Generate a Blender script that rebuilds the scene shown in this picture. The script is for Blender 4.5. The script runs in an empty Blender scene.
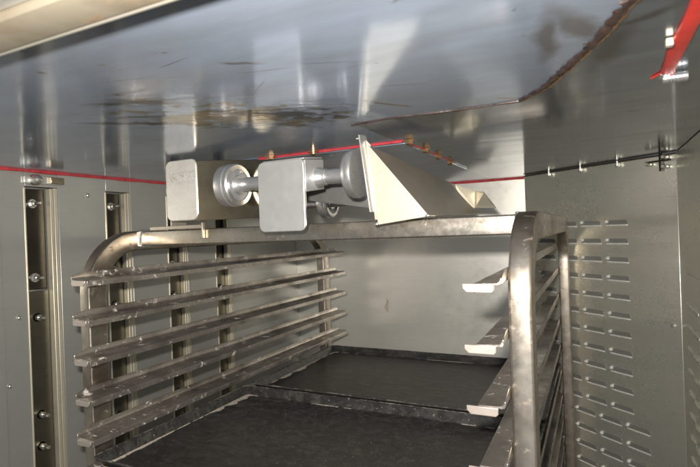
import bpy, bmesh, math, random
from mathutils import Vector, Matrix
random.seed(7)
S = bpy.context.scene
COL = S.collection
R = math.radians

# ------------------------------------------------------------------ materials
def new_mat(name):
    m = bpy.data.materials.new(name); m.use_nodes = True
    nt = m.node_tree
    return m, nt, nt.nodes, nt.links, nt.nodes['Principled BSDF']

def N(nt, t, **kw):
    n = nt.nodes.new(t)
    for k, v in kw.items():
        setattr(n, k, v)
    return n

def mapping(nt, scale=(1,1,1), rot=(0,0,0), loc=(0,0,0)):
    tc = N(nt, 'ShaderNodeNewGeometry')
    mp = N(nt, 'ShaderNodeMapping')
    mp.inputs['Scale'].default_value = scale
    mp.inputs['Rotation'].default_value = rot
    mp.inputs['Location'].default_value = loc
    nt.links.new(tc.outputs['Position'], mp.inputs['Vector'])
    return mp

def noise(nt, vec, scale, detail=4, rough=.55, dist=0):
    n = N(nt, 'ShaderNodeTexNoise')
    n.inputs['Scale'].default_value = scale
    n.inputs['Detail'].default_value = detail
    n.inputs['Roughness'].default_value = rough
    n.inputs['Distortion'].default_value = dist
    nt.links.new(vec, n.inputs['Vector'])
    return n.outputs['Fac']

def ramp(nt, fac, stops):
    r = N(nt, 'ShaderNodeValToRGB')
    e = r.color_ramp.elements
    while len(e) < len(stops):
        e.new(.5)
    for i, (p, c) in enumerate(stops):
        e[i].position = p
        if not isinstance(c, (tuple, list)):
            c = (c, c, c)
        e[i].color = (*c, 1)
    nt.links.new(fac, r.inputs['Fac'])
    return r.outputs['Color']

def mix(nt, fac, a, b):
    m = N(nt, 'ShaderNodeMix', data_type='RGBA')
    for s, v in ((m.inputs[0], fac), (m.inputs[6], a), (m.inputs[7], b)):
        if isinstance(v, (int, float)):
            s.default_value = v
        elif isinstance(v, (tuple, list)):
            s.default_value = (*v, 1)
        else:
            nt.links.new(v, s)
    return m.outputs[2]

def math_(nt, op, a, b=None, clamp=False):
    m = N(nt, 'ShaderNodeMath', operation=op, use_clamp=clamp)
    for i, v in enumerate((a, b)):
        if v is None: continue
        if isinstance(v, (int, float)):
            m.inputs[i].default_value = v
        else:
            nt.links.new(v, m.inputs[i])
    return m.outputs[0]

def bump(nt, h, bsdf, strength=.2, dist=.001):
    b = N(nt, 'ShaderNodeBump')
    b.inputs['Strength'].default_value = strength
    b.inputs['Distance'].default_value = dist
    nt.links.new(h, b.inputs['Height'])
    nt.links.new(b.outputs['Normal'], bsdf.inputs['Normal'])

def steel(name, base=(.55,.54,.5), dark=(.35,.33,.29), metal=1.0, rough=(.25,.4), brush=(1,1,60), stain=.35,
          soil=None, soil_lo=.6, soil_scale=40, bump_s=.05):
    m, nt, nd, lk, b = new_mat(name)
    mp = mapping(nt)
    br = mapping(nt, scale=brush)
    n1 = noise(nt, mp.outputs['Vector'], 9, 6, .6)
    n2 = noise(nt, br.outputs['Vector'], 12, 3, .6)
    n3 = noise(nt, mp.outputs['Vector'], 70, 5, .65)
    c = mix(nt, ramp(nt, n1, [(.42, 0.0), (.75, stain * 1.6 if stain < .6 else 1.0)]), base, dark)
    c = mix(nt, ramp(nt, n2, [(.35, 0.0), (.7, .22)]), c, tuple(x * .72 for x in base))
    mt = None
    if soil:
        f = ramp(nt, noise(nt, mp.outputs['Vector'], soil_scale, 8, .7, .6), [(soil_lo, 0.0), (soil_lo + .08, 1.0)])
        c = mix(nt, f, c, soil)
        mt = math_(nt, 'SUBTRACT', metal, math_(nt, 'MULTIPLY', f, metal * .9))
        lk.new(mt, b.inputs['Metallic'])
    else:
        b.inputs['Metallic'].default_value = metal
    lk.new(c, b.inputs['Base Color'])
    rr = math_(nt, 'ADD', math_(nt, 'MULTIPLY', n1, .5), math_(nt, 'MULTIPLY', n3, .5))
    rc = ramp(nt, rr, [(.35, rough[0]), (.65, rough[1])])
    if soil:
        rc = mix(nt, f, rc, (.75, .75, .75))
    lk.new(rc, b.inputs['Roughness'])
    h = math_(nt, 'ADD', math_(nt, 'MULTIPLY', n2, .5), n3)
    if bump_s > .02:
        bump(nt, h, b, bump_s, .0006)
    return m

M = {}
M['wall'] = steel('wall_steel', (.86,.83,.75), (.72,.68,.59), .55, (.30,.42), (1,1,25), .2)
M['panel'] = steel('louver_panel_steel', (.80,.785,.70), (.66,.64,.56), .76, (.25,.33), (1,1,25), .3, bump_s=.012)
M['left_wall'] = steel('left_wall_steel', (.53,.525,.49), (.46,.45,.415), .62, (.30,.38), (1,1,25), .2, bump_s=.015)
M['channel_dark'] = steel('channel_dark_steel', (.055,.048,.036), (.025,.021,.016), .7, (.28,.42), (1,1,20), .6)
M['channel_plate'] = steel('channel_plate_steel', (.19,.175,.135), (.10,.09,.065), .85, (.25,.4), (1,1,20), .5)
M['brass'] = steel('straw_tinted_steel', (.84,.77,.61), (.64,.55,.40), .65, (.35,.5), (1,1,20), .3)
M['rack'] = steel('heat_tinted_steel', (.52,.46,.385), (.15,.115,.085), .95, (.24,.42), (14,14,1), .75, soil=(.11,.075,.05), soil_lo=.60, soil_scale=55)
M['rack_bar'] = steel('rack_bar_steel', (.66,.60,.51), (.34,.28,.21), .95, (.20,.36), (1,14,14), .6, soil=(.32,.27,.2), soil_lo=.66)
M['runner'] = steel('runner_steel', (.58,.53,.475), (.12,.10,.085), .88, (.22,.42), (20,1,20), 1.0, soil=(.66,.61,.54), soil_lo=.585, soil_scale=46, bump_s=.4)
M['runner_end'] = steel('runner_end_steel', (.60,.52,.46), (.40,.33,.28), .7, (.3,.45), (1,1,20), .3)
M['plate'] = steel('hanger_plate_steel', (.67,.66,.64), (.52,.51,.485), .72, (.28,.42), (3,3,3), .25, bump_s=.05)
M['mirror'] = steel('polished_stained_steel', (.40,.345,.25), (.22,.17,.105), 1, (.16,.28), (1,1,40), .5)
M['roller'] = steel('roller_steel', (.76,.75,.74), (.50,.49,.47), .88, (.22,.38), (1,1,1), .3)
M['hood'] = steel('hood_steel', (.52,.46,.37), (.40,.34,.26), .7, (.3,.45), (1,1,30), .3)
M['cream'] = steel('cream_worn_steel', (.56,.51,.41), (.44,.385,.29), .5, (.42,.55), (1,1,20), .25)
M['bolt'] = steel('bolt_steel', (.80,.78,.72), (.55,.5,.4), .9, (.2,.35), (1,1,1), .3)
M['copper'] = steel('copper_tinted_steel', (.72,.45,.25), (.45,.28,.16), .95, (.2,.35), (1,1,1), .4)
M['clamp'] = steel('clamp_steel', (.82,.84,.84), (.5,.5,.5), .9, (.15,.3), (1,60,1), .5, bump_s=.5)
M['rail'] = steel('rail_steel', (.30,.29,.28), (.20,.19,.18), .7, (.3,.45), (3,3,3), .4)
M['rivet'] = steel('rivet_steel', (.85,.84,.80), (.7,.68,.62), .35, (.2,.3), (1,1,1), .2)
def reflection_scribble():  # wavy dark lines of a reflection, painted into the plate's base colour
    m = M['left_plate']; nt = m.node_tree; b = nt.nodes['Principled BSDF']; lk = nt.links
    geo = mapping(nt).outputs['Vector']
    n = noise(nt, mapping(nt, scale=(28, 1, 75)).outputs['Vector'], 1, 3, .55, 1.2)
    line = ramp(nt, math_(nt, 'ABSOLUTE', math_(nt, 'SUBTRACT', math_(nt, 'FRACT', math_(nt, 'MULTIPLY', n, 7)), .5)), [(.03, 1.0), (.10, 0.0)])
    sp = N(nt, 'ShaderNodeSeparateXYZ'); lk.new(geo, sp.inputs[0])
    zb = ramp(nt, math_(nt, 'ABSOLUTE', math_(nt, 'SUBTRACT', sp.outputs['Z'], .126)), [(.010, 1.0), (.0145, 0.0)])
    old = b.inputs['Base Color'].links[0].from_socket
    lk.new(mix(nt, math_(nt, 'MULTIPLY', math_(nt, 'MULTIPLY', line, zb), .75), old, (.22,.20,.17)), b.inputs['Base Color'])
M['lintel_edge'] = steel('lintel_edge_steel', (.52,.49,.42), (.38,.33,.26), .6, (.3,.45), (20,1,1), .5)
M['left_plate'] = steel('polished_plate_steel', (.86,.82,.74), (.45,.40,.33), .55, (.22,.34), (1,1,6), .35)
reflection_scribble()
M['lintel'] = steel('lintel_stained_steel', (.27,.235,.175), (.12,.07,.03), .4, (.4,.55), (1,1,20), .55, soil=(.17,.11,.06), soil_lo=.6, soil_scale=16)
M['lintel_pale'] = steel('lintel_pale_steel', (.62,.62,.60), (.45,.40,.33), .8, (.3,.45), (1,1,20), .4)
M['slot'] = steel('slot_dark_steel', (.25,.25,.23), (.17,.17,.15), .35, (.35,.5), (1,1,20), .4)
M['floor'] = steel('dark_floor_steel', (.12,.115,.1), (.07,.065,.05), .7, (.35,.5), (1,1,1), .5)

def plain(name, col, rough=.5, metal=0, var=.3, scale=60, bs=.2):
    m, nt, nd, lk, b = new_mat(name)
    mp = mapping(nt)
    n = noise(nt, mp.outputs['Vector'], scale, 6, .65)
    c = mix(nt, ramp(nt, n, [(.4, 0.0), (.7, 1.0)]), col, tuple(x * (1 - var) for x in col))
    lk.new(c, b.inputs['Base Color'])
    b.inputs['Roughness'].default_value = rough
    b.inputs['Metallic'].default_value = metal
    bump(nt, n, b, bs, .001)
    return m
M['red'] = plain('red_silicone', (.55,.035,.025), .35, 0, .35, 50)
M['pinkred'] = plain('glossy_red_sealant', (.60,.06,.07), .25, 0, .4, 60)
M['bead'] = plain('burnt_sealant', (.055,.034,.028), .28, 0, .7, 90, .8)
M['rubber'] = plain('dark_bearing', (.30,.30,.31), .5, .4)
M['crust'] = plain('flour_crust', (.60,.53,.44), .85, 0, .55, 120, .8)

# tray: blackened enamel with flour dust, rubbed smears and fine scratches
def tray_mat():
    m, nt, nd, lk, b = new_mat('blackened_tray')
    mp = mapping(nt)
    st = mapping(nt, scale=(1, 5, 1), rot=(0, 0, R(20)))
    n1 = noise(nt, mp.outputs['Vector'], 6, 7, .65, .4)
    n2 = noise(nt, st.outputs['Vector'], 22, 6, .7, .5)
    n3 = noise(nt, mp.outputs['Vector'], 190, 3, .55)
    n4 = noise(nt, mp.outputs['Vector'], 45, 6, .7, .5)
    c = mix(nt, ramp(nt, n1, [(.3, 0.0), (.7, .8)]), (.018,.018,.018), (.045,.042,.038))
    c = mix(nt, ramp(nt, n2, [(.48, 0.0), (.75, .6)]), c, (.115,.11,.10))
    c = mix(nt, ramp(nt, n4, [(.50, 0.0), (.68, .5)]), c, (.13,.12,.105))
    c = mix(nt, ramp(nt, n3, [(.665, 0.0), (.72, .8)]), c, (.36,.33,.29))
    lk.new(c, b.inputs['Base Color'])
    lk.new(ramp(nt, n2, [(.3, .28), (.7, .48)]), b.inputs['Roughness'])
    b.inputs['Specular IOR Level'].default_value = .6
    n5 = noise(nt, mp.outputs['Vector'], 420, 3, .6)
    bump(nt, math_(nt, 'ADD', math_(nt, 'ADD', n4, n5), math_(nt, 'MULTIPLY', n3, .4)), b, .4, .001)
    return m
M['tray'] = tray_mat()
def rim_mat():
    m, nt, nd, lk, b = new_mat('worn_tray_rim')
    mp = mapping(nt)
    n1 = noise(nt, mp.outputs['Vector'], 55, 7, .7, .5)
    n2 = noise(nt, mp.outputs['Vector'], 14, 3, .6)
    f = ramp(nt, math_(nt, 'ADD', math_(nt, 'MULTIPLY', n1, .6), math_(nt, 'MULTIPLY', n2, .4)), [(.48, 0.0), (.60, 1.0)])
    c = mix(nt, f, (.045,.045,.045), (.34,.30,.26))
    lk.new(c, b.inputs['Base Color'])
    b.inputs['Roughness'].default_value = .45
    b.inputs['Metallic'].default_value = .2
    bump(nt, n1, b, .4, .001)
    return m
M['rim'] = rim_mat()

# ceiling: polished, slightly heat-blued sheet with smears, scratches, painted-in reflections and shallow dents
def ceiling_mat(nm='ceiling_polished_steel', ca=(.43,.50,.62), cb=(.34,.385,.46), metal=.6, ro=(.10,.18)):
    m, nt, nd, lk, b = new_mat(nm)
    mp = mapping(nt)
    geo = mp.outputs['Vector']
    warp = N(nt, 'ShaderNodeTexNoise'); warp.inputs['Scale'].default_value = 16; warp.inputs['Detail'].default_value = 4
    lk.new(geo, warp.inputs['Vector'])
    vs = N(nt, 'ShaderNodeVectorMath', operation='SUBTRACT'); vs.inputs[1].default_value = (.5,.5,.5)
    lk.new(warp.outputs['Color'], vs.inputs[0])
    vm = N(nt, 'ShaderNodeVectorMath', operation='SCALE'); vm.inputs['Scale'].default_value = .035
    lk.new(vs.outputs[0], vm.inputs[0])
    va = N(nt, 'ShaderNodeVectorMath', operation='ADD')
    lk.new(geo, va.inputs[0]); lk.new(vm.outputs[0], va.inputs[1])
    def ell(cx, cy, rx, ry, ang, soft=.12, warped=True):
        p = N(nt, 'ShaderNodeVectorMath', operation='SUBTRACT'); p.inputs[1].default_value = (cx, cy, .168)
        lk.new(va.outputs[0] if warped else geo, p.inputs[0])
        r = N(nt, 'ShaderNodeVectorRotate', rotation_type='Z_AXIS'); r.inputs['Angle'].default_value = -R(ang)
        lk.new(p.outputs[0], r.inputs['Vector'])
        d = N(nt, 'ShaderNodeVectorMath', operation='MULTIPLY'); d.inputs[1].default_value = (1/rx, 1/ry, 0)
        lk.new(r.outputs[0], d.inputs[0])
        l = N(nt, 'ShaderNodeVectorMath', operation='LENGTH'); lk.new(d.outputs[0], l.inputs[0])
        mr = N(nt, 'ShaderNodeMapRange'); mr.inputs['From Min'].default_value = 1 - soft; mr.inputs['From Max'].default_value = 1 + soft
        mr.inputs['To Min'].default_value = 1; mr.inputs['To Max'].default_value = 0
        lk.new(l.outputs['Value'], mr.inputs['Value'])
        return mr.outputs[0]
    # fine straight scratches
    marks = None
    for e in [(-.440,.372,.030,.0007,14), (-.300,.425,.028,.0008,12), (-.475,.405,.030,.0009,8), (-.285,.600,.0016,.016,-30),
              (-.262,.592,.003,.004,0), (-.23,.44,.03,.0006,25), (-.36,.36,.022,.0007,-10), (-.34,.47,.0007,.03,50),
              (-.44,.46,.05,.0007,22), (-.20,.55,.03,.0006,20), (-.60,.55,.045,.0012,20)]:
        f = ell(*e, .35, False)
        marks = f if marks is None else math_(nt, 'MAXIMUM', marks, f)
    # dark reflections painted into the colour beside the bead, and small leaf shaped stains
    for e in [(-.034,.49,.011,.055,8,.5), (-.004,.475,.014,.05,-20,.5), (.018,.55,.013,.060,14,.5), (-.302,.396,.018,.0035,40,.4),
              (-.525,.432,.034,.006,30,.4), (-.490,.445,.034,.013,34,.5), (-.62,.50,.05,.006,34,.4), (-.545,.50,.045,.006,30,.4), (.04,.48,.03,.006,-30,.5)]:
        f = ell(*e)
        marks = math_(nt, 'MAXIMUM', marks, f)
    # smears plus the hanger's rippled golden reflection, painted as flakes across the sheet
    rt = N(nt, 'ShaderNodeVectorRotate', rotation_type='Z_AXIS'); rt.inputs['Angle'].default_value = -R(33)
    lk.new(geo, rt.inputs['Vector'])
    st = N(nt, 'ShaderNodeVectorMath', operation='MULTIPLY'); st.inputs[1].default_value = (1, 1.7, 1)
    lk.new(rt.outputs[0], st.inputs[0])
    zone = ell(-.445,.575,.20,.095,33,.5)
    zin = ell(-.42,.580,.13,.055,33,.6)
    fn = noise(nt, st.outputs[0], 15, 7, .62, .9)
    lvl = math_(nt, 'ADD', fn, math_(nt, 'ADD', math_(nt, 'MULTIPLY', zone, .15), math_(nt, 'MULTIPLY', zin, .13)))
    smear_reflection = ramp(nt, lvl, [(.665, 0.0), (.70, 1.0)])
    tone = ramp(nt, noise(nt, st.outputs[0], 9, 3, .5), [(.42, (.10,.085,.065)), (.58, (.34,.27,.17))])
    sm = mapping(nt, scale=(1, 4, 1), rot=(0, 0, R(-8)))
    n1 = noise(nt, sm.outputs['Vector'], 5, 5, .6, .5)
    c = mix(nt, ramp(nt, n1, [(.35, 0.0), (.7, 1.0)]), ca, cb)
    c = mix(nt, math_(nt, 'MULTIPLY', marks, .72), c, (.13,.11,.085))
    c = mix(nt, math_(nt, 'MULTIPLY', smear_reflection, .88), c, tone)
    lk.new(c, b.inputs['Base Color'])
    b.inputs['Metallic'].default_value = metal
    lk.new(ramp(nt, n1, [(.3, ro[0]), (.7, ro[1])]), b.inputs['Roughness'])
    nb = noise(nt, mapping(nt, scale=(1, 1, 1)).outputs['Vector'], 7, 2, .5)
    wav = noise(nt, st.outputs[0], 20, 3, .55, .6)
    h = math_(nt, 'ADD', math_(nt, 'MULTIPLY', nb, .22), math_(nt, 'MULTIPLY', math_(nt, 'MULTIPLY', wav, zone), .85))
    bump(nt, h, b, .5, .0025)
    return m
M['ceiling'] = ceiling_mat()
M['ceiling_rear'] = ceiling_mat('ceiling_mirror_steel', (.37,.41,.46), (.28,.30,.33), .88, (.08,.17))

# ------------------------------------------------------------------ geometry helpers (world coordinates)
def box(bm, x0, x1, y0, y1, z0, z1):
    vs = [bm.verts.new(p) for p in ((x0,y0,z0),(x1,y0,z0),(x1,y1,z0),(x0,y1,z0),(x0,y0,z1),(x1,y0,z1),(x1,y1,z1),(x0,y1,z1))]
    for f in ((3,2,1,0),(4,5,6,7),(0,1,5,4),(1,2,6,5),(2,3,7,6),(3,0,4,7)):
        bm.faces.new([vs[i] for i in f])

def loft(bm, rings, caps=True):
    rr = [[bm.verts.new(p) for p in r] for r in rings]
    n = len(rr[0])
    for a, b in zip(rr, rr[1:]):
        for i in range(n):
            bm.faces.new((a[i], a[(i+1) % n], b[(i+1) % n], b[i]))
    if caps:
        bm.faces.new(list(reversed(rr[0]))); bm.faces.new(rr[-1])

def prism(bm, poly, off):
    o = Vector(off)
    loft(bm, [[Vector(p) for p in poly], [Vector(p) + o for p in poly]])

def rrect(u0, u1, v0, v1, r, seg=6):
    out = []
    for cx, cy, a0 in ((u1-r, v0+r, -90), (u1-r, v1-r, 0), (u0+r, v1-r, 90), (u0+r, v0+r, 180)):
        for i in range(seg+1):
            a = R(a0 + 90*i/seg)
            out.append((cx + r*math.cos(a), cy + r*math.sin(a)))
    return out

def cyl(bm, p0, p1, r0, r1=None, seg=32):
    p0, p1 = Vector(p0), Vector(p1)
    r1 = r0 if r1 is None else r1
    lathe(bm, p0, p1 - p0, [(0, r0), (1, r1)], seg)

def lathe(bm, p0, axis, prof, seg=40):
    """prof: list of (fraction along axis, radius)"""
    p0, axis = Vector(p0), Vector(axis)
    a = axis.normalized()
    u = a.orthogonal().normalized(); v = a.cross(u)
    rings = []
    for t, r in prof:
        c = p0 + axis*t
        rings.append([c + (u*math.cos(2*math.pi*i/seg) + v*math.sin(2*math.pi*i/seg))*r for i in range(seg)])
    loft(bm, rings)

def finish(bm, name, mat, bev=0.0, smooth=35):
    bmesh.ops.recalc_face_normals(bm, faces=bm.faces)
    me = bpy.data.meshes.new(name)
    bm.to_mesh(me); bm.free()
    me.shade_smooth(); me.set_sharp_from_angle(angle=R(smooth))
    me.materials.append(M[mat] if isinstance(mat, str) else mat)
    o = bpy.data.objects.new(name, me)
    COL.objects.link(o)
    if bev:
        b = o.modifiers.new('bevel', 'BEVEL'); b.width = bev; b.segments = 2; b.limit_method = 'ANGLE'; b.angle_limit = R(35)
        b.harden_normals = False
    return o

def tag(o, label=None, cat=None, group=None, kind=None):
    if label: o['label'] = label
    if cat: o['category'] = cat
    if group: o['group'] = group
    if kind: o['kind'] = kind
    return o

def thing(name, loc, label, cat, group=None):
    o = bpy.data.objects.new(name, None); COL.objects.link(o)
    o.location = loc; o.empty_display_size = .05
    return tag(o, label, cat, group)

def shift(o, d):
    o.data.transform(Matrix.Translation(d))

def part(name, bm, mat, root, bev=.0, parent=None, smooth=35, label=None):
    """mesh written in world coordinates, made local to its thing"""
    o = finish(bm, name, mat, bev, smooth)
    shift(o, -Vector(root.location))
    o.parent = parent or root
    if label: o['label'] = label
    return o

def single(name, bm, mat, label, cat, bev=0., group=None, kind=None, smooth=35):
    o = finish(bm, name, mat, bev, smooth)
    cs = [Vector(v.co) for v in o.data.vertices]
    mn = [min(c[i] for c in cs) for i in range(3)]; mx = [max(c[i] for c in cs) for i in range(3)]
    c = Vector(((mn[0]+mx[0])/2, (mn[1]+mx[1])/2, mn[2]))
    shift(o, -c); o.location = c
    return tag(o, label, cat, group, kind)

def B(): return bmesh.new()

# ------------------------------------------------------------------ dimensions (metres, camera at the origin)
ZC = .168                      # ceiling
XW, YB = -1.17, 1.85           # left wall, back wall
XL, XR, TW = -.930, -.0745, .029
YF, YR = .657, 1.648           # outer faces of front and rear posts
Z1, SP = -.069, .075
YRF, YRR = .617, 1.706
XRW = .182

# ------------------------------------------------------------------ setting
b = B(); box(b, -1.6, .55, -.35, 2.1, -1.06, -1.02)
tag(finish(b, 'floor', 'floor'), kind='structure')

SEAM = [(.085,.245),(.028,.438),(.005,.516),(-.025,.590),(-.055,.660),(-.085,.709),(-.263,.701),(-.335,.708),(-.335,1.93),(-1.30,1.93)]
b = B(); prism(b, [(x, y, ZC) for x, y in SEAM+[(-1.30,.245)]], (0,0,.02))
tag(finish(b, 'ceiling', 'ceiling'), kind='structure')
b = B(); prism(b, [(x+.0006, y+.0006, ZC) for x, y in SEAM[:-1]]+[(XRW+.12,1.93,ZC),(XRW+.12,.245,ZC)], (0,0,.02))
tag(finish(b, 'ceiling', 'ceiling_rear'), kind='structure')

b = B(); box(b, -1.30, XRW+.12, YB, YB+.02, -1.02, ZC-.0015)
tag(finish(b, 'wall_back', 'wall'), kind='structure')

# left wall: flat bays between recessed vertical channels
CH = [.704 + .2112*i for i in range(4)]
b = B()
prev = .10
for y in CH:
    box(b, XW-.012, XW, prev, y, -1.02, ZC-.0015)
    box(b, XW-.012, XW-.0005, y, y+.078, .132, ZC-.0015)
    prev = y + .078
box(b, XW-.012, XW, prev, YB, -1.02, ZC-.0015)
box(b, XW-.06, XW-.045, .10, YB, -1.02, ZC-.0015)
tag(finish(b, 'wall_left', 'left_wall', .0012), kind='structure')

b = B(); box(b, XRW, XRW+.015, .35, 1.458, -1.02, ZC-.0015)
tag(finish(b, 'wall_right', 'panel', .001), kind='structure')

# recessed channels with bolts
names = ['dark recessed wall channel nearest the left edge of the photo', 'dark recessed wall channel second from the left edge, above the curved rack corner',
         'dark recessed wall channel behind the left hanger plate', 'dark recessed wall channel furthest right, behind the runners under the roller']
for i, y in enumerate(CH):
    t = thing('mounting_channel', (XW-.03, y+.039, -1.0), names[i], 'wall channel', 'mounting channels in the left wall')
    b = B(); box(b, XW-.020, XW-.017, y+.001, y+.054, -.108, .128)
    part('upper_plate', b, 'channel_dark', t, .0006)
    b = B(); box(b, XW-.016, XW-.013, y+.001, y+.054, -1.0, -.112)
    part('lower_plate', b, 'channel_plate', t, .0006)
    b = B(); box(b, XW-.013, XW+.004, y+.0555, y+.064, -1.0, .129); 
    box(b, XW-.013, XW+.002, y+.0665, y+.076, -1.0, .131)
    part('flange', b, 'brass', t, .0012)
    b = B(); box(b, XW-.013, XW+.002, y-.0035, y-.0002, -1.0, .129)
    part('edge_strip', b, 'brass', t, .0008)
    for z in (.094, -.081, -.174, -.300, -.400, -.474, -.58):
        big = z not in (-.300,)
        x0 = XW-.017
        b = B()
        zz = z + random.uniform(-.002, .002); yy = y + .026 + random.uniform(-.002, .002)
        lathe(b, (x0-.002, yy, zz), (.006, 0, 0), [(0, .011), (.8, .011), (1, .010)], 24)
        lathe(b, (x0+.004, yy, zz), (.010, 0, 0), [(0, .0075), (.9, .0075), (1, .0065)], 6)
        lathe(b, (x0+.014, yy, zz), (.019, 0, 0), [(0, .0045), (.85, .0045), (1, .003)], 16)
        if big: part('bolt', b, 'bolt', t)
        else: b.free()

# screws on the flat bays of the left wall
for k, (y, z, lab) in enumerate([(.680,-.166,'small screw on the grey left bay, upper of two beside the near channel'),
                                 (.655,-.313,'small screw on the grey left bay, lower of two beside the near channel'),
                                 (.862,-.24,'small screw between the two nearest wall channels'),
                                 (.862,.118,'small rivet high on the wall just right of the near channel')]):
    b = B(); lathe(b, (XW-.001, y, z), (.006, 0, 0), [(0,.0055),(.35,.0055),(.75,.004),(1,.0015)], 20)
    single('wall_screw', b, 'bolt', lab, 'screw', group='screws on the left wall')

# folded edge of neighbouring panel at extreme left
b = B(); box(b, XW, XW+.006, .52, .645, -1.02, .12)
single('cover_strip', b, 'left_wall', 'flat grey cover strip at the far left edge of the wall', 'cover strip', .001)

# hinge-like bracket above the first channel
t = thing('corner_bracket', (XW, .73, .135), 'shiny bracket with rounded boss under the red seal, above the nearest wall channel', 'bracket')
b = B(); prism(b, [(XW+.001, y_, z_) for y_, z_ in rrect(.700,.790,.138,.157,.004)], (.006,0,0)); part('back_plate', b, 'plate', t, .0008)
b = B(); lathe(b, (XW+.007, .722, .147), (.022,0,0), [(0,.013),(.6,.0115),(.9,.008),(1,.003)], 28); part('boss', b, 'bolt', t)
b = B(); box(b, XW+.007, XW+.016, .757, .789, .140, .155); part('tongue', b, 'mirror', t, .001)

# red sealing strips along the top of the walls
def strip(pts, w, h, mat, name, label, up=Vector((0,0,1))):
    b = B(); rings = []
    n = len(pts)
    P = [Vector(p) for p in pts]
    for i, p in enumerate(P):
        d = (P[min(i+1, n-1)] - P[max(i-1, 0)]).normalized()
        s = d.cross(up).normalized()
        k = random.uniform(.85, 1.15)
        rings.append([p + s*w*k*math.cos(2*math.pi*j/10) + up*h*k*math.sin(2*math.pi*j/10) for j in range(10)])
    loft(b, rings)
    return single(name, b, mat, label, 'seal', smooth=60)
strip([(XW+.006, .45+.03*i, ZC-.0012+.0005*math.sin(i*1.7)) for i in range(41)], .0035, .0035, 'pinkred', 'wall_seal',
      'red silicone seal where the left wall meets the ceiling')
strip([(-1.0+.03*i, YB-.003, ZC-.0015) for i in range(27)], .003, .0042, 'pinkred', 'wall_seal',
      'red silicone seal along the top of the bright back wall')

# ------------------------------------------------------------------ louvred diagonal panel
A = Vector((-.210, 1.764, 0)); Bp = Vector((XRW, 1.461, 0))
KS = 1.05
dv = (Bp-A).normalized(); nv = Vector((dv.y, -dv.x, 0))         # nv points to the camera
def chp(s, z, out=0): return A + dv*s*(KS if s < .5 else 1) + nv*out + Vector((0, 0, z if z > .14 or z < -.9 else z*KS))
t = thing('louvered_panel', (-.05, 1.56, -1.0), 'tall grey steel panel with rows of slotted louvers at the right', 'wall panel')
b = B(); LEN = (Bp-A).length/KS
prism(b, [chp(0,-1.02,-.012), chp(LEN,-1.02,-.012), chp(LEN,-1.02,0), chp(0,-1.02,0)], (0,0,1.02+ZC-.0015))
part('sheet', b, 'panel', t, .001)
rows = [(-.002-.0487*i, .283) for i in range(11)] + [(-.531-.0475*i, .324) for i in range(6)]
nl = 0
for z, s0 in rows:
    for k in range(4):
        s = s0 - .0775*k
        if s < -.01+.02: continue
        L = .062
        b = B(); H = .0076
        pr = rrect(s, s+L, z-H, z+H, .0070, 5)
        loft(b, [[chp(u_, v_, .0002) for u_, v_ in pr], [chp(u_, v_, .0009) for u_, v_ in pr]])
        lou = part('louver', b, 'slot', t)
        b = B(); rings = []; K = 12
        for i in range(K+1):
            q = i/K
            e = math.sin(math.pi*q)**.4 if 0 < q < 1 else .05
            d = .0038*e
            rings.append([chp(s+L*q, z-H*.45, .0006), chp(s+L*q, z-H*.6, d*.6+.0006), chp(s+L*q, z-H*.85, d*.7+.0006), chp(s+L*q, z-H*1.05, d*.4+.0004), chp(s+L*q, z-H*1.1, .0002)])
        loft(b, rings); part('hood', b, 'rivet', t, parent=lou, smooth=50)
        b = B(); lathe(b, chp(s+.003, z+.004, -.001), nv*.0095, [(0,.0052),(.5,.0048),(.85,.0034),(1,.0010)], 16)
        part('rivet', b, 'rivet', t)
        nl += 1
b = B(); lathe(b, chp(.452,-.250,-.001), nv*.008, [(0,.0055),(.5,.005),(1,.003)], 6); part('screw', b, 'bolt', t)

b = B(); rg = []
pts = [(-.755+.003*math.sin(i*.9), -.272-.0062*i) for i in range(9)]
for i, (x, z) in enumerate(pts):
    k = .0016+.0050*math.sin(math.pi*min(1, (i+.5)/9))*(1.2 if i > 4 else .8)
    rg.append([(x+k*math.cos(2*math.pi*j/10), YB-.0008-abs(k)*.18*(1+math.sin(2*math.pi*j/10)), z+.0005*math.sin(2*math.pi*j/10)) for j in range(10)])
loft(b, rg); single('grease_drip', b, 'crust', 'small brownish grease drip on the bright back wall', 'drip', smooth=60)
# weld studs on the seam and the cross bracket
for k, (s, z) in enumerate([(.105,.158),(.215,.158),(.327,.157)]):
    b = B(); lathe(b, chp(s, z-.008, .008), (0,0,.017), [(0,.004),(.25,.006),(.6,.006),(.7,.0035),(1,.0035)], 20)
    single('seam_stud', b, 'bolt', ['bright stud on the ceiling seam nearest the rack post', 'bright stud in the middle of the ceiling seam over the louvers',
           'bright stud on the ceiling seam beside the cross bracket'][k], 'stud', group='studs along the ceiling seam')
t = thing('cross_bracket', chp(.435,.13,.01), 'small dark cross shaped bracket with pins at the top right corner of the louver panel', 'bracket')
b = B(); prism(b, [chp(.436,.118,.004), chp(.442,.118,.004), chp(.442,.118,.010), chp(.436,.118,.010)], (0,0,.047)); part('upright', b, 'channel_dark', t, .001)
b = B(); prism(b, [chp(.405,.1475,.010), chp(.466,.1475,.010), chp(.466,.1475,.014), chp(.405,.1475,.014)], (0,0,.004)); part('arm', b, 'channel_dark', t, .001)
for s, z in ((.410,.145),(.450,.158),(.450,.128)):
    b = B(); lathe(b, chp(s, z, .004), nv*.014, [(0,.006),(.7,.006),(1,.004)], 18); part('pin', b, 'bolt', t)
b = B()
rg = []
for i in range(31):
    s = LEN*i/30
    rg.append([chp(s, ZC-.004+.002*math.sin(j*math.pi/3), .002+.002*math.cos(j*math.pi/3)) for j in range(6)])
loft(b, rg); single('panel_seal', b, 'bead', 'thin dark sealant line along the top of the louver panel', 'seal', smooth=60)

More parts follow.
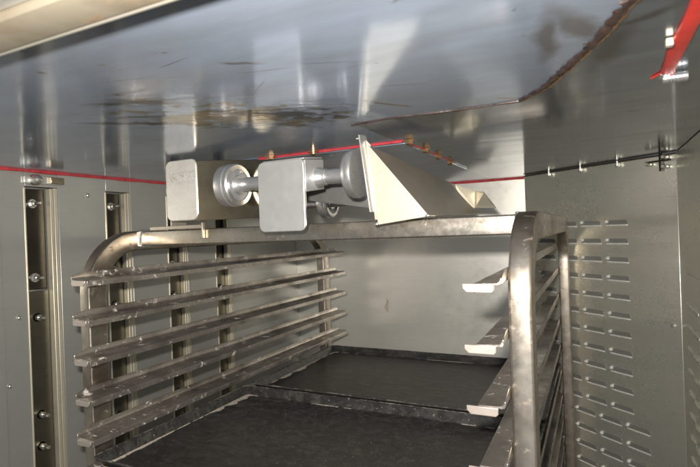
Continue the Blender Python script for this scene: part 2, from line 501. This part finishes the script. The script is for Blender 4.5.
# louvers on the right wall
t = thing('vent_strip', (XRW-.001, 1.2, -.8), 'narrow strip of slotted vents on the wall at the right edge', 'vent')
b = B(); box(b, XRW-.004, XRW, 1.10, 1.345, -.95, -.12); part('sheet', b, 'panel', t, .001)
for i in range(14):
    z = -.19-.0487*i
    for y in (1.20, 1.275):
        b = B(); rg = []
        for j in range(9):
            q = j/8; e = math.sin(math.pi*q)**.35 if 0 < q < 1 else .02
            d = .006*e; h = .0075*(.45+.55*e)
            yy = y+.06*q
            X0 = XRW-.004
            rg.append([(X0, yy, z+h), (X0-d*.8, yy, z+h*.92), (X0-d, yy, z+h*.7), (X0-.0012, yy, z-h*.9), (X0, yy, z-h)])
        loft(b, rg); part('louver', b, 'panel', t, smooth=50)

# ------------------------------------------------------------------ lintel over the oven mouth
t = thing('door_lintel', (-.5, .12, .15), 'stained tan steel lintel with a bright rounded edge crossing the top left corner', 'lintel')
b = B()
prof = [(.205,.152),(.212,.1495),(.232,.1495)] + [(.232+.011*math.sin(R(a)), .1605-.011*math.cos(R(a))) for a in range(15, 181, 15)] + [(.232,.200),(.205,.200)]
prism(b, [(-1.25, y, z) for y, z in prof], (1.60,0,0)); part('front_rail', b, 'lintel', t, smooth=40)
b = B(); cyl(b, (-1.25,.2375,.1535), (.35,.2375,.1535), .0038, seg=16); part('rolled_edge', b, 'lintel_edge', t)
b = B(); box(b, -1.25, .35, .165, .2045, .158, .2); part('inner_rail', b, 'lintel_pale', t, .002)
b = B(); box(b, -1.25, .35, -.05, .1645, .152, .2); part('soffit', b, 'lintel', t, .002)

# ------------------------------------------------------------------ ceiling fittings
def bead(pts, w, h, mat, name, label, cat='seal', sub=6, jit=.35):
    P = [Vector(p) for p in pts]; Q = []
    for a, c in zip(P, P[1:]):
        for i in range(sub): Q.append(a.lerp(c, i/sub))
    Q.append(P[-1]); b = B(); rg = []
    up = Vector((0,0,1))
    for i, p in enumerate(Q):
        d = (Q[min(i+1, len(Q)-1)] - Q[max(i-1, 0)]).normalized(); s = d.cross(up).normalized()
        wv = w(i/len(Q)) if callable(w) else w
        off = s*wv*random.uniform(-jit, jit)*.5; k = random.uniform(1-jit, 1+jit)
        rg.append([p + off + s*wv*k*math.cos(2*math.pi*j/8) + up*h*k*math.sin(2*math.pi*j/8) for j in range(8)])
    loft(b, rg)
    return single(name, b, mat, label, cat, smooth=60)
bead([(.040,.40,ZC-.001),(.028,.438,ZC-.001),(.005,.516,ZC-.001),(-.025,.590,ZC-.001),(-.055,.66,ZC-.001),(-.085,.705,ZC-.001)],
     lambda q: .0048-.0020*q, .0015, 'bead', 'sealant_bead', 'rough burnt brown sealant bead running diagonally across the ceiling', sub=14, jit=.55)
bead([(.046,.40,ZC-.001),(.0335,.44,ZC-.001),(.0105,.518,ZC-.001),(-.019,.594,ZC-.001),(-.049,.665,ZC-.001),(-.080,.703,ZC-.001)],
     .0012, .0012, 'copper', 'sealant_edge', 'thin copper coloured lip beside the burnt brown bead', sub=12, jit=.7)
bead([(-.085,.709,ZC-.0005),(-.175,.710,ZC-.0005),(-.263,.701,ZC-.0005),(-.340,.712,ZC-.0005)], .0014, .0015, 'bead', 'ceiling_seam',
     'thin dark brown seam running left from the brown bead above the guide', sub=10, jit=.3)

# red gasketed plate with bolts
t = thing('ceiling_plate', (-.55, 1.1, ZC-.006), 'dark blue grey ceiling plate edged with a red gasket line and bolts above the roller', 'ceiling plate')
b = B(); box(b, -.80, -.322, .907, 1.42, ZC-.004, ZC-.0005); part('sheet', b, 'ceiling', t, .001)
def gask(p, q, r=.0019):
    b = B(); n = 24; rg = []
    p, q = Vector(p), Vector(q); d = (q-p).normalized(); s = d.cross(Vector((0,0,1)))
    for i in range(n+1):
        c = p.lerp(q, i/n); k = r*random.uniform(.8, 1.2)
        rg.append([c + s*k*math.cos(2*math.pi*j/8) + Vector((0,0,1))*k*math.sin(2*math.pi*j/8) for j in range(8)])
    loft(b, rg); part('gasket', b, 'pinkred', t, smooth=60)
gask((-.66,.904,ZC-.0012), (-.322,.895,ZC-.0012)); gask((-.320,.90,ZC-.0008), (-.320,1.28,ZC-.0008), .0014)
for x, y in ((-.51,.884),(-.308,.892),(-.312,1.005),(-.318,1.12),(-.322,1.235),(-.615,.884)):
    b = B(); lathe(b, (x, y, ZC-.0005), (0,0,-.011), [(0,.0105),(.25,.0105),(.26,.0075),(.7,.0075),(.9,.005),(1,.002)], 6 if x != -.51 else 20)
    part('bolt', b, 'copper', t)

# red strap with worm clamp
t = thing('red_strap', (.08, .45, ZC-.004), 'flat bright red silicone strap on the ceiling at the top right', 'strap')
b = B(); rg = []
for i in range(31):
    y = .26+.42*i/30; x = .0765+.0008*math.sin(y*30); w = .0072+.0006*math.sin(y*47); z = ZC-.0008
    rg.append([(x-w,y,z),(x-w*.9,y,z-.003),(x-w*.3,y,z-.0042),(x+w*.4,y,z-.004),(x+w*.95,y,z-.0028),(x+w,y,z)])
loft(b, rg); part('band', b, 'red', t, smooth=60)
b = B(); rg = []
for i in range(16):
    q = i/15; y = .655+.03*q; x = .0765-.013*q
    rg.append([(x-.0012,y,ZC-.0005),(x,y,ZC-.0025),(x+.0012,y,ZC-.0005)])
loft(b, rg); part('torn_tail', b, 'red', t, smooth=60)
t = thing('strap_clamp', (.088, .66, ZC-.014), 'silver threaded clamp nut at the end of the red strap', 'clamp')
b = B(); lathe(b, (.073,.674,ZC-.0065), (.025,0,0), [(0,.0048),(.04,.0056)]+[(.08+.07*k, .0058 if k%2 else .0054) for k in range(12)]+[(.96,.0056),(1,.0046)], 24)
part('nut', b, 'clamp', t, smooth=25)
b = B(); box(b, .070,.080,.664,.684,ZC-.005,ZC-.0006); part('foot', b, 'clamp', t, .001)
for k, (x, y, lab) in enumerate([(.066,.548,'pale square bolt head left of the red strap'),(.094,.520,'pale square bolt head right of the red strap by the photo edge')]):
    b = B(); box(b, x-.0032, x+.0032, y-.004, y+.004, ZC-.008, ZC-.0006)
    single('square_bolt', b, 'cream', lab, 'bolt', .001, group='square bolt heads beside the red strap')

# ------------------------------------------------------------------ the rack
rack = thing('bakery_rack', ((XL+XR)/2, (YF+YR)/2, -1.0), 'worn heat stained tubular steel oven rack with ledges for baking trays', 'rack')
TT = .042      # tube depth in the plane of the arch
def arch(xa, xb, ztop, rz):
    b = B(); ro = .125; sec = []
    pts = []
    def ring(y, z, ny, nz):       # outer point and inward normal
        c = .004
        P = []
        for (u, v) in rrect(0, xb-xa, 0, TT, c, 3):
            P.append((xa+u, y+ny*v, z+nz*v))
        return P
    rings = [ring(YF, -.98, 1, 0)]
    for i in range(1, 24):
        rings.append(ring(YF, -.98+(.98+ztop-ro)*i/24, 1, 0))
    n = 14
    for i in range(n+1):
        a = math.pi/2*i/n
        rings.append(ring(YF+ro*(1-math.cos(a)), ztop-ro+ro*math.sin(a), math.cos(a), -math.sin(a)))
    for i in range(n+1):
        a = math.pi/2*i/n
        rings.append(ring(YR-ro*(1-math.sin(a)), ztop-ro+ro*math.cos(a), -math.sin(a), -math.cos(a)))
    rings.append(ring(YR, -.98, -1, 0))
    loft(b, rings)
    return b
part('side_frame', arch(XL, XL+TW, .019, 0), 'rack', rack, smooth=30)
part('side_frame', arch(XR-TW, XR, .021, 0), 'rack', rack, smooth=30)
# cross bars between the side frames
def rbar(y0, y1, z0, z1, mat, name):
    b = B(); prism(b, [(XL+TW-.001, y, z) for y, z in rrect(y0, y1, z0, z1, .003, 3)], (XR-TW-XL-TW+.002, 0, 0))
    part(name, b, mat, rack)
rbar(.785, .813, -.0135, .0175, 'rack_bar', 'cross_bar')
rbar(1.50, 1.53, -.0135, .0175, 'rack_bar', 'cross_bar')
rbar(1.634, 1.664, -.86, -.83, 'rack_bar', 'cross_bar')
# weld beads where the front bar meets the frames
for x, sg in ((XL+TW, 1), (XR-TW, -1)):
    b = B(); rg = []
    loop = rrect(.784, .814, -.0145, .0185, .004, 4)
    for q in range(len(loop)):
        y, z = loop[q]; cy, cz = .799, .002
        d = Vector((0, y-cy, z-cz)).normalized(); c = Vector((x+sg*.001, y, z)); k = .0036*random.uniform(.7, 1.3)
        rg.append([c + Vector((1,0,0))*k*math.cos(2*math.pi*j/8) + d*k*math.sin(2*math.pi*j/8) for j in range(8)])
    rg.append(rg[0]); loft(b, rg, caps=False); part('weld', b, 'bolt', rack, smooth=60)
# small angle tab on the bar, left
b = B(); box(b, -.862, -.715, .779, .7845, .0185, .026); box(b, -.7165, -.7125, .777, .7845, -.002, .030)
part('tab', b, 'hood', rack, .0008)

WL = .0465
def runner(side, z):
    """angle ledge: tall web welded to the posts, flat shelf turned inwards with folded ends"""
    if side < 0: x0 = XL+TW+.0005; sg = 1
    else: x0 = XR-TW-.0005; sg = -1
    X = lambda d: x0+sg*d
    WS = WL if side < 0 else .0345
    YRR = 1.706 if side < 0 else 1.662
    b = B()
    T = .0022; r = .004; sag = 0
    # cross-section from web top down around the fold to shelf tip, swept along Y
    def sec(y, webh, w):
        P = [(X(0), z+webh), (X(T), z+webh), (X(T), z+T+.003), (X(T+.0012), z+T+.0008), (X(T+.004), z+T-.001), (X(w-.0012), z), (X(w), z-.001), (X(w), z-.0115), (X(w-T), z-.0115), (X(w-T), z-T), (X(.0045), z-T), (X(.0012), z-.0010), (X(0), z+.002)]
        return [(a, y, c) for a, c in P]
    ys = [YRF+.004, YRF+.012, YRF+.032] + [YRF+.032+(YRR-YRF-.05)*i/20 for i in range(1, 20)] + [YRR-.018, YRR-.008]
    rings = []
    for k, y in enumerate(ys):
        wh = .0150; w = WS
        if k == 0: wh = .007
        if k == 1: wh = .0105
        if k == len(ys)-1: wh = .006; w = WS-.010
        wob = random.uniform(-.0004, .0004)
        rings.append([(p[0], p[1], p[2]+wob) for p in sec(y, wh, w)])
    loft(b, rings)
    # forward tongue of shelf
    pl = [(X(.0085), YRF+.016), (X(.0085), YRF+.001), (X(WS-.0005), YRF+.001), (X(WS-.0005), YRF+.016)]
    prism(b, [(x_, y_, z-T+.0001) for x_, y_ in pl], (0,0,T-.0008))
    o = part('runner', b, 'runner', rack, .0005, smooth=40)
    # folded front lip, its lower corners cut off
    b = B(); h = .0105
    poly = [(X(.0085), z), (X(WL), z), (X(WL), z-h*.55), (X(WL-.005), z-h), (X(.0115), z-h), (X(.0085), z-h*.75)]
    prism(b, [(x_, YRF-.0015, z_) for x_, z_ in poly], (0,.0022,0))
    part('lip', b, 'runner_end', rack, .0006, parent=o)
    b = B(); poly = [(X(.010), z-T-.0002), (X(WS-.014), z-T-.0002), (X(WS-.014), z+.0002), (X(.010), z+.0002)]
    prism(b, [(x_, YRR-.010, z_) for x_, z_ in poly], (0,.012,0))
    part('rear_tongue', b, 'runner_end', rack, .0005, parent=o)
    # flour crust caught in the fold
    if z < -.1:
        n = 260; rg = []; wk = 0
        for i in range(n+1):
            y = YRF+.02+(YRR-YRF-.06)*i/n
            wk = wk*.72+random.uniform(-.9, .9); k = max(.0002, .0010*max(0, wk-.15+.5*math.sin(i*.055+z*60)))
            rg.append([(X(T+.0002), y, z+.0006+k*1.3), (X(T+.002+k*1.5), y, z+.0003+k*.5), (X(T+.003+k*3.0), y, z-.0002), (X(T+.0002), y, z-.0002)])
        b = B(); loft(b, rg); part('flour_crust', b, 'crust', rack, parent=o, smooth=60)
for i in range(10):
    for side in (-1, 1):
        runner(side, Z1-SP*i-(.004 if side < 0 else 0))

# ------------------------------------------------------------------ trays on the sixth runner
ZT = Z1-SP*5
def tray(y0, y1, label, seed):
    random.seed(seed)
    x0, x1 = XL+TW+.005, XR-TW-.005
    t = thing('baking_tray', ((x0+x1)/2, (y0+y1)/2, ZT), label, 'tray', 'baking trays on the rack')
    H = .023; sl = .010; fl = ZT+.0035
    def rect(ix, z, r=.014):
        return [(u, v, z) for u, v in rrect(x0+ix, x1-ix, y0+ix, y1-ix, max(r-ix*.3, .004), 5)]
    b = B()
    rings = [rect(.003+sl+.0015, ZT+.0012), rect(.0045, ZT+H-.002), rect(.0, ZT+H-.001), rect(0, ZT+H+.0012), rect(.0035, ZT+H+.0018),
             rect(.006, ZT+H-.001), rect(.003+sl, fl+.0015), rect(.005+sl, fl)]
    loft(b, rings, caps=True)
    # subtle sag in the base is left to the bump; base cap triangulated so it stays flat
    pan = part('pan', b, 'tray', t, smooth=50)
    b = B(); rg = []
    loop = rrect(x0+.0018, x1-.0018, y0+.0018, y1-.0018, .013, 5)
    dense = []
    for q in range(len(loop)):
        a = Vector(loop[q]); c = Vector(loop[(q+1) % len(loop)]); n = max(1, int((c-a).length/.015))
        for i in range(n): dense.append(a.lerp(c, i/n))
    cx, cy = (x0+x1)/2, (y0+y1)/2
    for i, p in enumerate(dense):
        d = (dense[(i+1) % len(dense)]-dense[i-1]).normalized(); s = Vector((d.y, -d.x))
        k = .0017*random.uniform(.8, 1.25)
        rg.append([(p.x+s.x*k*math.cos(2*math.pi*j/8), p.y+s.y*k*math.cos(2*math.pi*j/8), ZT+H+.0012+k*math.sin(2*math.pi*j/8)) for j in range(8)])
    rg.append(rg[0]); loft(b, rg, caps=False)
    part('rolled_rim', b, 'rim', t, smooth=60)
    # burnt flour line where wall meets base
    b = B(); rg = []
    ix = .0125
    loop = rrect(x0+ix, x1-ix, y0+ix, y1-ix, .010, 5); dense = []
    for q in range(len(loop)):
        a = Vector(loop[q]); c = Vector(loop[(q+1) % len(loop)]); n = max(1, int((c-a).length/.006))
        for i in range(n): dense.append(a.lerp(c, i/n))
    N_ = len(dense); rnd = [random.random() for _ in dense]; rnd = [sum(rnd[(i+k) % N_] for k in range(-2, 3))/5 for i in range(N_)]
    for i, p in enumerate(dense):
        d = (dense[(i+1) % N_]-dense[i-1]).normalized(); s = Vector((-d.y, d.x))
        amp = max(0, math.sin(i*.11+seed)+.7*math.sin(i*.041+seed*2)+.3*random.uniform(-1,1)+.35)
        if p.x < x0+.03: amp = amp*1.5+1.5+1.2*max(0, math.sin(p.y*17+seed))
        w = .0006+.0062*amp*max(.08, (rnd[i]-.22)*1.5)
        o_ = p - s*.0035; i_ = p + s*w
        rg.append([(o_.x, o_.y, fl+.0045), (p.x, p.y, fl+.0012), (i_.x, i_.y, fl+.0001), (p.x, p.y, fl-.0006)])
    rg.append(rg[0]); loft(b, rg, caps=False)
    part('flour_crust', b, 'crust', t, smooth=60)
    return t
tray(.645, 1.128, 'blackened baking tray with floury edges at the front of the rack', 3)
tray(1.146, 1.640, 'brownish black baking tray behind the front tray, against the back wall', 5)
random.seed(11)
for k in range(26):
    pass

# ------------------------------------------------------------------ lifting carrier with rollers
car = thing('roller_hanger', (-.56, .76, .03), 'bright steel hanger with two flat plates and rollers on an axle over the rack bar', 'hanger')
# back web: polished, heat stained
b = B(); prism(b, [(x, .7795, z) for x, z in [(-.800,.0345),(-.47,.0325),(-.47,.133),(-.60,.146),(-.73,.157),(-.800,.157)]], (0,.004,0)); part('back_web', b, 'mirror', car, .0008)
b = B(); prism(b, [(x, .777, z) for x, z in rrect(-.808, -.724, .036, .161, .014)], (0,.008,0)); part('left_plate', b, 'left_plate', car, .0015)
b = B(); box(b, -.810, -.806, .7865, .830, .020, .150); part('left_return', b, 'hood', car, .001)
# right plate with return cheek
b = B(); prism(b, [(x, .697, z) for x, z in rrect(-.513, -.4215, .0045, .1225, .011)], (0,.005,0)); part('right_plate', b, 'plate', car, .0014)
b = B(); prism(b, [(-.4255, .702, .1205), (-.4255, .764, .128), (-.4255, .764, .076), (-.4255, .702, .068)], (.004,0,0)); part('cheek', b, 'plate', car, .001)
b = B(); prism(b, [(-.505,.702,.1215),(-.424,.702,.1215),(-.424,.764,.129),(-.505,.764,.129)], (0,0,.003)); part('top_web', b, 'plate', car, .001)
AY, AZ = .742, .094
b = B()
cyl(b, (-.600, AY, AZ), (-.345, AY, AZ), .0125, seg=40)
part('axle', b, 'roller', car)
b = B(); lathe(b, (-.4215, AY, AZ), (.018,0,0), [(0,.018),(.3,.0175),(.5,.015),(1,.0135)], 36); part('boss', b, 'roller', car, smooth=50)
def rollr(xc, w, r, root, y, z):
    b = B()
    lathe(b, (xc-w/2, y, z), (w,0,0), [(0,r*.55),(.0,r*.80),(.03,r*.90),(.10,r*.97),(.2,r),(.62,r),(.64,r*.955),(.70,r*.955),(.72,r*.99),(.93,r*.99),(1,r*.93),(1.0,r*.74),(.90,r*.72),(.88,r*.46),(.97,r*.42),(.97,r*.3)], 56)
    o = part('roller', b, 'roller', root, smooth=38)
    b = B(); lathe(b, (xc+w*.36, y, z), (w*.06,0,0), [(0,r*.72),(1,r*.72),(1,r*.46),(0,r*.46)], 40); part('bearing_ring', b, 'rubber', root, parent=o, smooth=40)
    b = B(); lathe(b, (xc+w*.42, y+r*.2, z+r*.62), (.0035,0,0), [(0,.003),(1,.0025)], 12); part('rivet', b, 'bolt', root, parent=o)
rollr(-.604, .034, .0395, car, AY, AZ)
b = B(); lathe(b, (-.362, AY, AZ+.001), (.019,0,0), [(0,.014),(.02,.031),(.10,.036),(.28,.0395),(.8,.0405),(1,.0395)], 56); part('roller', b, 'roller', car, smooth=50)

# tapered rail behind the axle and the rear roller set
rr = thing('rear_roller_set', (-.6, 1.2, .05), 'partly hidden rear rollers and grey rail behind the front axle', 'roller set')
b = B(); prism(b, [(-.535,.85,.101),(-.30,.85,.078),(-.30,.85,.030),(-.535,.85,.069)], (0,.006,0)); part('rail', b, 'rail', rr, .001)
b = B(); prism(b, [(-.535,.856,.101),(-.30,.856,.078),(-.30,.856,.074),(-.535,.856,.097)], (0,.09,0)); part('rail_top', b, 'rail', rr, .001)
rollr(-.655, .034, .040, rr, 1.2, .081)
b = B(); cyl(b, (-.84,1.2,.081), (-.34,1.2,.081), .0125); part('axle', b, 'roller', rr)
b = B(); rollpts = [(x, .858, z) for x, z in [(-.762,.1415),(-.752,.1475),(-.738,.1475),(-.60,.130),(-.60,.118),(-.735,.134),(-.755,.136)]]
prism(b, rollpts, (0,.012,0)); part('strap', b, 'cream', rr, .001)

# ------------------------------------------------------------------ wedge shaped guide on the bar
g = thing('guide_hood', (-.28, .95, .02), 'wedge shaped steel guide with cream triangular end beside the right roller', 'guide')
b = B()
prism(b, [(-.334,.722,.1535),(-.3335,.745,.1560),(-.333,.765,.136),(-.330,1.19,.100),(-.321,1.19,.040),(-.320,.724,.0300)], (.0022,0,0)); part('guide_plate', b, 'plate', g, .0005)
b = B(); box(b, -.340, -.334, .726, .740, .1475, .1495); part('tab', b, 'cream', g, .0004)
b = B(); prism(b, [(-.3300,.741,.148),(-.3215,.741,.139),(-.3105,.741,.018),(-.3185,.741,.018)], (0,.003,0)); part('inner_strip', b, 'cream', g, .0005)
b = B(); prism(b, [(-.3225,.733,.1385),(-.310,.733,.0095),(-.226,.733,.0195)], (0,.0025,0)); part('gusset', b, 'cream', g, .0006)
b = B()
Aq, Cq = Vector((-.3225,.7365,.1375)), Vector((-.227,.7365,.0205))
Ar, Cr = Vector((-.309,1.23,.107)), Vector((-.301,1.25,.048))
nn = Vector((-.0016,0,-.0014))
rgs = []
K = 16
for i in range(K+1):
    q = i/K
    # the lower edge follows the bar outward then turns in at the rear
    lo = Vector((-.227 + (-.235+.227)*min(q/.85,1), .7365+.50*q, .0205+.012*q)) if q < .85 else Vector((-.235,.7365+.50*.85,.0307)).lerp(Cr, (q-.85)/.15)
    up = Aq.lerp(Ar, q)
    rgs.append([up, lo, lo+nn, up+nn])
loft(b, rgs); part('sloped_sheet', b, 'hood', g, .0004)
D_, E_, F_, G_ = Vector((-.268,1.26,.0905)), Vector((-.270,1.26,.0485)), Vector((-.211,1.22,.044)), Vector((-.238,1.22,.084))
b = B(); loft(b, [[Ar, D_, D_+Vector((0,.003,0)), Ar+Vector((0,.003,0))], [Cr, E_, E_+Vector((0,.003,0)), Cr+Vector((0,.003,0))]])
part('tail_facet', b, 'brass', g)
b = B(); loft(b, [[D_+Vector((.0005,0,0)), G_, G_+Vector((0,.003,0)), D_+Vector((.0005,.003,0))], [E_+Vector((.0005,0,0)), F_, F_+Vector((0,.003,0)), E_+Vector((.0005,.003,0))]])
part('tail_facet', b, 'cream', g)

for p in ((-.312,.732,.0105),(-.228,.732,.0200)):
    b = B(); rg = []
    lathe(b, (p[0]-.004, p[1]+.001, p[2]), (.008,0,.0006), [(0,.0008),(.2,.0022),(.5,.0028),(.8,.0021),(1,.0008)], 14)
    part('weld', b, 'bolt', g, smooth=60)

# ------------------------------------------------------------------ camera and light
yaw, pitch, roll, F = .4564, -.0032, -.0364, 501.2645
cam = bpy.data.cameras.new('camera'); co = bpy.data.objects.new('camera', cam); COL.objects.link(co); S.camera = co
f = Vector((-math.sin(yaw)*math.cos(pitch), math.cos(yaw)*math.cos(pitch), math.sin(pitch)))
r = Vector((math.cos(yaw), math.sin(yaw), 0)); u = r.cross(f)
r2 = r*math.cos(roll)+u*math.sin(roll); u2 = u*math.cos(roll)-r*math.sin(roll)
co.matrix_world = Matrix(((r2.x,u2.x,-f.x,0),(r2.y,u2.y,-f.y,0),(r2.z,u2.z,-f.z,0),(0,0,0,1)))
cam.sensor_width = 36; cam.lens = F/700*36; cam.clip_start = .01; cam.clip_end = 50
cam.dof.use_dof = True; cam.dof.focus_distance = .95; cam.dof.aperture_fstop = 9

fl = bpy.data.lights.new('camera_flash', 'AREA'); fl.shape = 'RECTANGLE'; fl.size = .03; fl.size_y = .018; fl.energy = 11.5; fl.color = (1, .96, .90)
fo = bpy.data.objects.new('camera_flash', fl); COL.objects.link(fo)
fo.location = (-.028, -.01, .052)
fo.rotation_euler = (Vector((-.42, .9, .0))).to_track_quat('-Z', 'Y').to_euler()

dl = bpy.data.lights.new('doorway_daylight', 'AREA'); dl.shape = 'RECTANGLE'; dl.size = 1.6; dl.size_y = 1.6; dl.energy = 3.5; dl.color = (.86, .92, 1)
do = bpy.data.objects.new('doorway_daylight', dl); COL.objects.link(do)
do.location = (.2, -1.3, -.35)
do.rotation_euler = (Vector((-.3, 1, .12))).to_track_quat('-Z', 'Y').to_euler()

w = bpy.data.worlds.new('World'); S.world = w; w.use_nodes = True
bg = w.node_tree.nodes['Background']; bg.inputs[0].default_value = (.88,.93,1,1); bg.inputs[1].default_value = .10

S.view_settings.view_transform = 'Standard'; S.view_settings.look = 'None'; S.view_settings.exposure = .45; S.view_settings.gamma = 1
S.render.engine = 'CYCLES'
S.cycles.max_bounces = 10; S.cycles.glossy_bounces = 8; S.cycles.sample_clamp_indirect = 4
